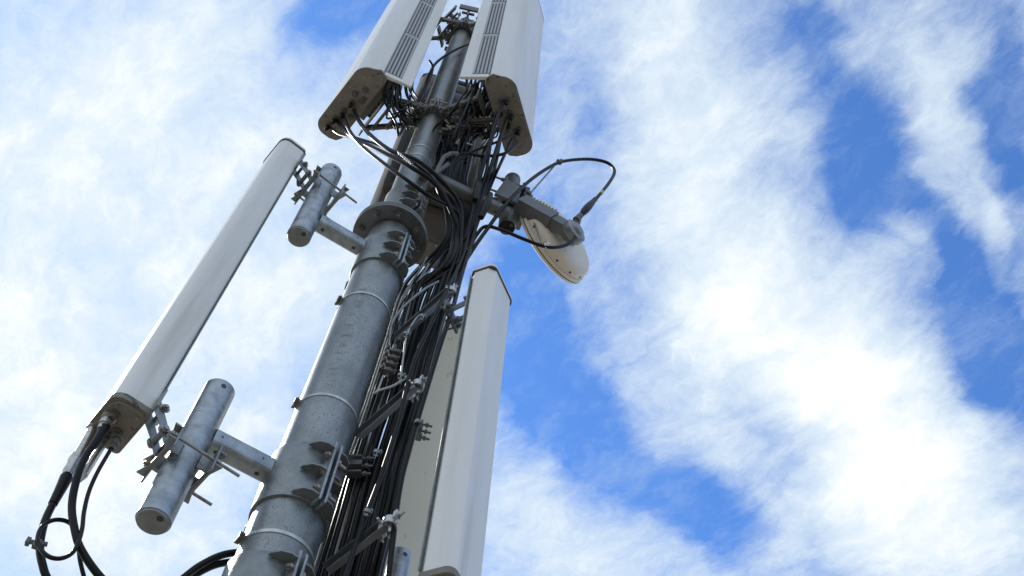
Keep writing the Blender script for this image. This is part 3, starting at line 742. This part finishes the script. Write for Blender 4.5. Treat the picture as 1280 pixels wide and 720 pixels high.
one('plate', 'dull', lambda b: small_bracket(b, PY(516, 536, .22)), t, each=True, bevel=.001)
t = thing('pipe_bracket', PY(428, 580, .05), 'small bright bracket behind the ribbed collar on the mast', 'bracket')
one('plate', 'dull', lambda b: small_bracket(b, PY(440, 583, .06), (.9, -.4, 0)), t, each=True, bevel=.001)
# bracket of the slim right antenna at its head
def topbr(z, nm):
    a = cb_-nb*.066; a.z = z; e = a-nb*.10+Vector((-.03, .06, 0))
    def f(b):
        b.box(a-nb*.006, .012, .12, .10, nb, qb)
        for s in (-1, 1): b.bar(a+qb*s*.035, e+qb*s*.035, .05, .007, Z)
        b.box(e, .014, .16, .09, nb, qb); b.cyl(a-nb*.05-qb*.06, a-nb*.05+qb*.06, .011, n=10)
        for s in (-1, 1): b.cyl(e+qb*s*.065-nb*.05, e+qb*s*.065+nb*.04, .0065, n=8); b.cyl(e+qb*s*.065+nb*.008, e+qb*s*.065+nb*.02, .013, n=6)
    return one('mounting_bracket', 'dull', f, antB, bevel=.0015)
topbr(6.02, 0)

# earthing kit and thin wires by the bundle
t = thing('earthing_clamp', PY(489, 440, .0), 'stack of small dark clamps on a wire beside the cable bundle', 'clamp')
def stk(b):
    p = PY(484, 468, -.02)
    for i in range(4):
        c = p+Z*(.055*i)+Vector((.004*i, 0, 0)); b.lathe(c, Z, [(.016, 0), (.026, .004), (.026, .026), (.016, .03)], 14); b.box(c+Vector((-.028, -.01, .015)), .03, .022, .02)
    b.cyl(p-Z*.03, p+Z*.25, .010, n=10)
one('clamp_stack', 'dark_steel', stk, t)
def stb(b):
    p = PY(484, 468, -.02)
    for i in range(4):
        c = p+Z*(.055*i+.015); b.hexbolt(c+Vector((-.03, -.02, 0)), (0, -1, 0), .010, .01, .012); b.hexbolt(c+Vector((.022, -.014, 0)), (.5, -.8, 0), .009, .01, .01)
one('bolt', 'bolt', stb, t, each=True)
cable('earth_wire', px((548, 352, -.06), (530, 362, -.07), (505, 383, -.07), (491, 402, -.06), (487, 422, -.04), (486, 440, -.03)), .0075, 'pale grey earth wire bending from the top slotted arm to the dark clamp stack', 'galv', 'wire')
cable('earth_wire', px((479, 470, -.03), (472, 488, -.05), (468, 492, -.06), (474, 488, -.07), (492, 482, -.08), (510, 470, -.09)), .006, 'short pale wire tying the middle slotted arm to the clamp stack', 'wire', 'wire')
cable('earth_wire', px((545, 372, -.05), (525, 392, -.06), (510, 415, -.06), (505, 440, -.05), (500, 480, -.02)), .006, 'second pale wire hanging inside the bundle below the top slotted arm', 'wire', 'wire')

# ------------------------------------------------------------------ cables at the foot of the left antenna
pA = lambda *l: [PY(a, b, y) for a, b, y in l]
connector(ant_left, PY(134, 526, -.135)+Z*.02, .075, .019, 'silver', boot=False)
ca = cable('jumper_cable', pA((129, 537, -.135), (122, 550, -.135), (108, 569, -.13), (97, 595, -.12), (90, 630, -.10), (93, 660, -.10), (102, 688, -.10), (128, 724, -.08), (160, 748, -.05), (210, 735, 0), (250, 707, .03), (285, 692, .06), (330, 690, .10)), .0135, 'thick black jumper cable curving from the middle connector of the left antenna', per=10)
one('boot', 'rubber', lambda b: b.tube(spline(pA((131, 534, -.135), (125, 545, -.135), (116, 558, -.132)), 6), lambda u: .021-.006*u, 14), ca)
def ext(b):
    a = PY(119, 532, -.05); e = PY(84, 594, -.06); x, y, z = basis(e-a); Lx = (e-a).length
    b.lathe(a, z, [(.026, 0), (.026, .02), (.019, .022), (.019, Lx*.62), (.024, Lx*.63), (.025, Lx*.75), (.021, Lx*.77), (.023, Lx*.95), (.018, Lx)], 20)
one('adapter_tube', 'silver', ext, ant_left)
cb2 = cable('jumper_cable', pA((86, 592, -.06), (76, 612, -.06), (64, 634, -.06), (55, 655, -.06), (50, 682, -.06), (53, 705, -.06), (62, 728, -.05), (90, 765, -.03), (160, 770, 0), (225, 730, .04), (270, 706, .07), (320, 700, .12)), .0135, 'thick black jumper cable farthest left, below the long silver adapter', per=10)
one('boot', 'rubber', lambda b: b.tube(spline(pA((83, 597, -.06), (76, 611, -.06), (66, 630, -.06)), 6), lambda u: .023-.007*u, 14), cb2)
def ext2(b):
    a = PY(129, 555, -.02); e = PY(104, 594, -.02); b.cyl(a, e, .014, .017, 14); b.cyl(e, PY(99, 602, -.02), .017, .006, 14)
one('spare_socket', 'silver', ext2, ant_left)
connector(ant_left, PY(147, 548, -.1)+Z*.0, .06, .012, 'dark_steel', boot=False)
cable('jumper_cable', pA((142, 555, -.10), (137, 564, -.10), (122, 590, -.10), (111, 615, -.10), (105, 640, -.10), (102, 664, -.11), (93, 688, -.12), (76, 698, -.13), (58, 694, -.12), (47, 678, -.10), (52, 659, -.08), (68, 650, -.07), (86, 653, -.06), (97, 668, -.06), (100, 700, -.06), (110, 740, -.05)), .0075, 'thin black cable coiled in a ring below the left antenna', per=10)
def tie(b):
    p = PY(46, 680, -.09); b.box(p, .02, .02, .03); b.cyl(p-Vector((.03, 0, 0)), p+Vector((.03, 0, .01)), .008, n=8); b.box(p+Vector((-.028, 0, 0)), .012, .022, .022)
props(one('cable_tie', 'dark_steel', tie), 'small clip on the ring of thin cable, far lower left', 'clip')

# ------------------------------------------------------------------ jumpers and clutter under the mast head
JL = 'short black jumper loop in the tangle under the mast head'
def jump(pts, r, label=JL, g='black jumper loops under the mast head', m='rubber'): cable('jumper_loop', px(*pts), r, label, m, 'cable', g, per=9, n=12)
jump(((600, 50, -.12), (570, 62, -.14), (548, 76, -.13), (538, 90, -.10), (530, 112, -.02), (522, 132, .02)), .0105, 'single black cable arching across the thin tube between the two top antennas', None)
jump(((537, 76, -.05), (541, 84, -.08), (537, 98, -.08), (527, 118, -.06), (518, 140, -.02), (520, 165, .02)), .0105, 'black cable with a hooked end hanging at the right edge of the top left antenna', None)
for i, (a, b_) in enumerate((((488, 122), (502, 158)), ((494, 118), (508, 150)), ((500, 112), (514, 148)), ((484, 128), (494, 162)))):
    x0, y0 = a; x1, y1 = b_
    jump(((x0, y0-6, -.10), (x0+1, y0+8, -.14), (x0+6-2*i, y0+20, -.16), (x0+14, y0+16, -.12), (x1-4, y1-18, -.06), (x1, y1, .02)), .007)
for i in range(8):
    a = (596+4*i, 112+8*(i % 3)); c = (560+4*i, 165+5*(i % 4))
    jump(((a[0], a[1]-8, -.28), (a[0]-6, a[1]+8, -.26), (a[0]-16+3*(i % 3), a[1]+22, -.18), (c[0]+14-3*(i % 2), c[1]-14, -.12), (c[0], c[1], -.06), (c[0]-6, c[1]+24, .0)), .008+.002*(i % 2))
jump(((648, 178, -.3), (630, 192, -.27), (604, 195, -.22), (580, 192, -.17), (566, 205, -.12), (560, 235, -.05)), .011, 'black cable passing level under the top right sector antenna', None)
jump(((642, 168, -.3), (620, 178, -.27), (590, 190, -.2), (575, 200, -.15), (565, 225, -.08)), .009)
jump(((622, 160, -.3), (606, 186, -.22), (600, 212, -.18), (597, 235, -.12), (590, 262, -.07), (584, 300, -.02)), .011, 'black cable dropping straight from the top right antenna to the bundle', None)
for q_, r_, lb in ((((600, 222, -.16), (597, 234, -.15), (594, 250, -.13)), .022, 'upper black heat shrink sleeve where the cables fork right of the mast'), (((613, 243, -.16), (608, 256, -.15), (601, 272, -.12)), .024, 'lower black heat shrink sleeve on the cables beside the dish arm')):
    props(one('cable_sleeve', 'rubber_dull', lambda b: b.tube(spline(px(*q_), 6), lambda u: r_*(.8+.2*math.sin(PI*u)), 14), smooth=70), lb, 'sleeve')
rj = random.Random(11)
for i in range(14):                        # slack jumpers of the left radio unit
    x0, y0 = 484+2.6*i+rj.uniform(-3, 3), 108+rj.uniform(-4, 10); x1, y1 = 512+3.2*i+rj.uniform(-8, 8), 146+rj.uniform(-8, 26)
    d_ = rj.uniform(10, 30)
    jump(((x0, y0-8, -.12+.012*i), (x0+rj.uniform(-5, 5), y0+d_*.6, -.15+.012*i), (x0*.55+x1*.45, (y0+y1)/2+d_*.7, -.14+.012*i), (x1-rj.uniform(3, 10), y1+d_*.15, -.05), (x1, y1-rj.uniform(4, 16), .06)), rj.choice((.0055, .007, .009)), m=rj.choice(('rubber', 'rubber_dull')))
for i in range(18):                        # and of the right one
    x0, y0 = 588+2.2*i+rj.uniform(-4, 4), 100+1.6*i+rj.uniform(-6, 8); x1, y1 = 548+3.2*i+rj.uniform(-8, 8), 150+rj.uniform(-10, 50)
    d_ = rj.uniform(8, 34)
    jump(((x0, y0-8, -.30+.010*i), (x0+rj.uniform(-6, 4), y0+d_*.5, -.31+.012*i), (x0*.55+x1*.45+rj.uniform(-5, 5), (y0+y1)/2+d_*.6, -.26+.010*i), (x1+rj.uniform(2, 9), y1+d_*.1, -.15), (x1, y1+rj.uniform(2, 16), -.02)), rj.choice((.0055, .007, .009, .010)), m=rj.choice(('rubber', 'rubber_dull')))
def plugs(b):
    for i in range(11):
        p = PY(556+4.6*i+rj.uniform(-4, 4), 146+rj.uniform(-10, 36), -.13-.006*i); v = Vector((rj.uniform(-1, 1), rj.uniform(-.6, .6), rj.uniform(-1, .4))).normalized()
        b.sep(); b.cyl(p, p+v*.022, .011, n=10); b.cyl(p+v*.021, p+v*.045, .008, .006, n=10)
t = thing('connector_cluster', PY(560, 160, -.1), 'scatter of small silvery cable plugs among the black loops under the mast head', 'connector')
one('plug', 'bolt', plugs, t, each=True)
def tag_(b):
    for i in range(7): b.tube(px((497+2.4*i, 189+2.0*i, -.285), (499+2.4*i, 193+2.0*i, -.285), (501.5+2.4*i, 192+2.0*i, -.285)), .0032, 6)
props(one('cable_tie', 'white', tag_), 'white plastic ties on the fan of cables in front of the thin tube', 'tie')
# remote units and fittings crowded round the thin tube
def fit(b):
    for i in range(5):
        p = PY(566+7*i, 148+5*((i*3) % 4), .02-.03*i); d = az(40*i-60); b.sep(); b.cyl(p-d*.07, p+d*.07, .03-.003*i, n=14); b.cyl(p+d*.069, p+d*.09, .018, n=6)
    for i in range(6):
        p = PY(556+9*i, 172-4*i, -.04-.03*i); b.sep(); b.bar(p-Vector((.08, .02, .02*i)), p+Vector((.10, -.05, .03)), .04, .012, Z)
t = thing('bracket_cluster', axis(8.6)+Vector((.2, 0, 0)), 'dark cluster of bolted fittings right of the thin tube under the top right antenna', 'bracket')
one('fitting', 'dark_steel', fit, t, each=True, bevel=.0015)
def fit2(b):
    for i in range(9):
        p = PY(552+7*i, 150+6*((i*5) % 5), -.06-.02*i); b.hexbolt(p, (-.2, -.7, -.6), .014, .012, .03)
one('bolt', 'bolt', fit2, t, each=True)
cable('steel_strut', px((560, 205, -.2), (540, 222, -.2), (523, 252, -.16)), .014, 'upper diagonal dark strut in front of the collar above the flange', 'dark_steel', 'strut', 'diagonal struts above the flange', per=2)
cable('steel_strut', px((572, 192, -.22), (555, 196, -.22), (537, 236, -.18)), .014, 'steeper dark strut beside the thin tube above the flange', 'dark_steel', 'strut', 'diagonal struts above the flange', per=2)
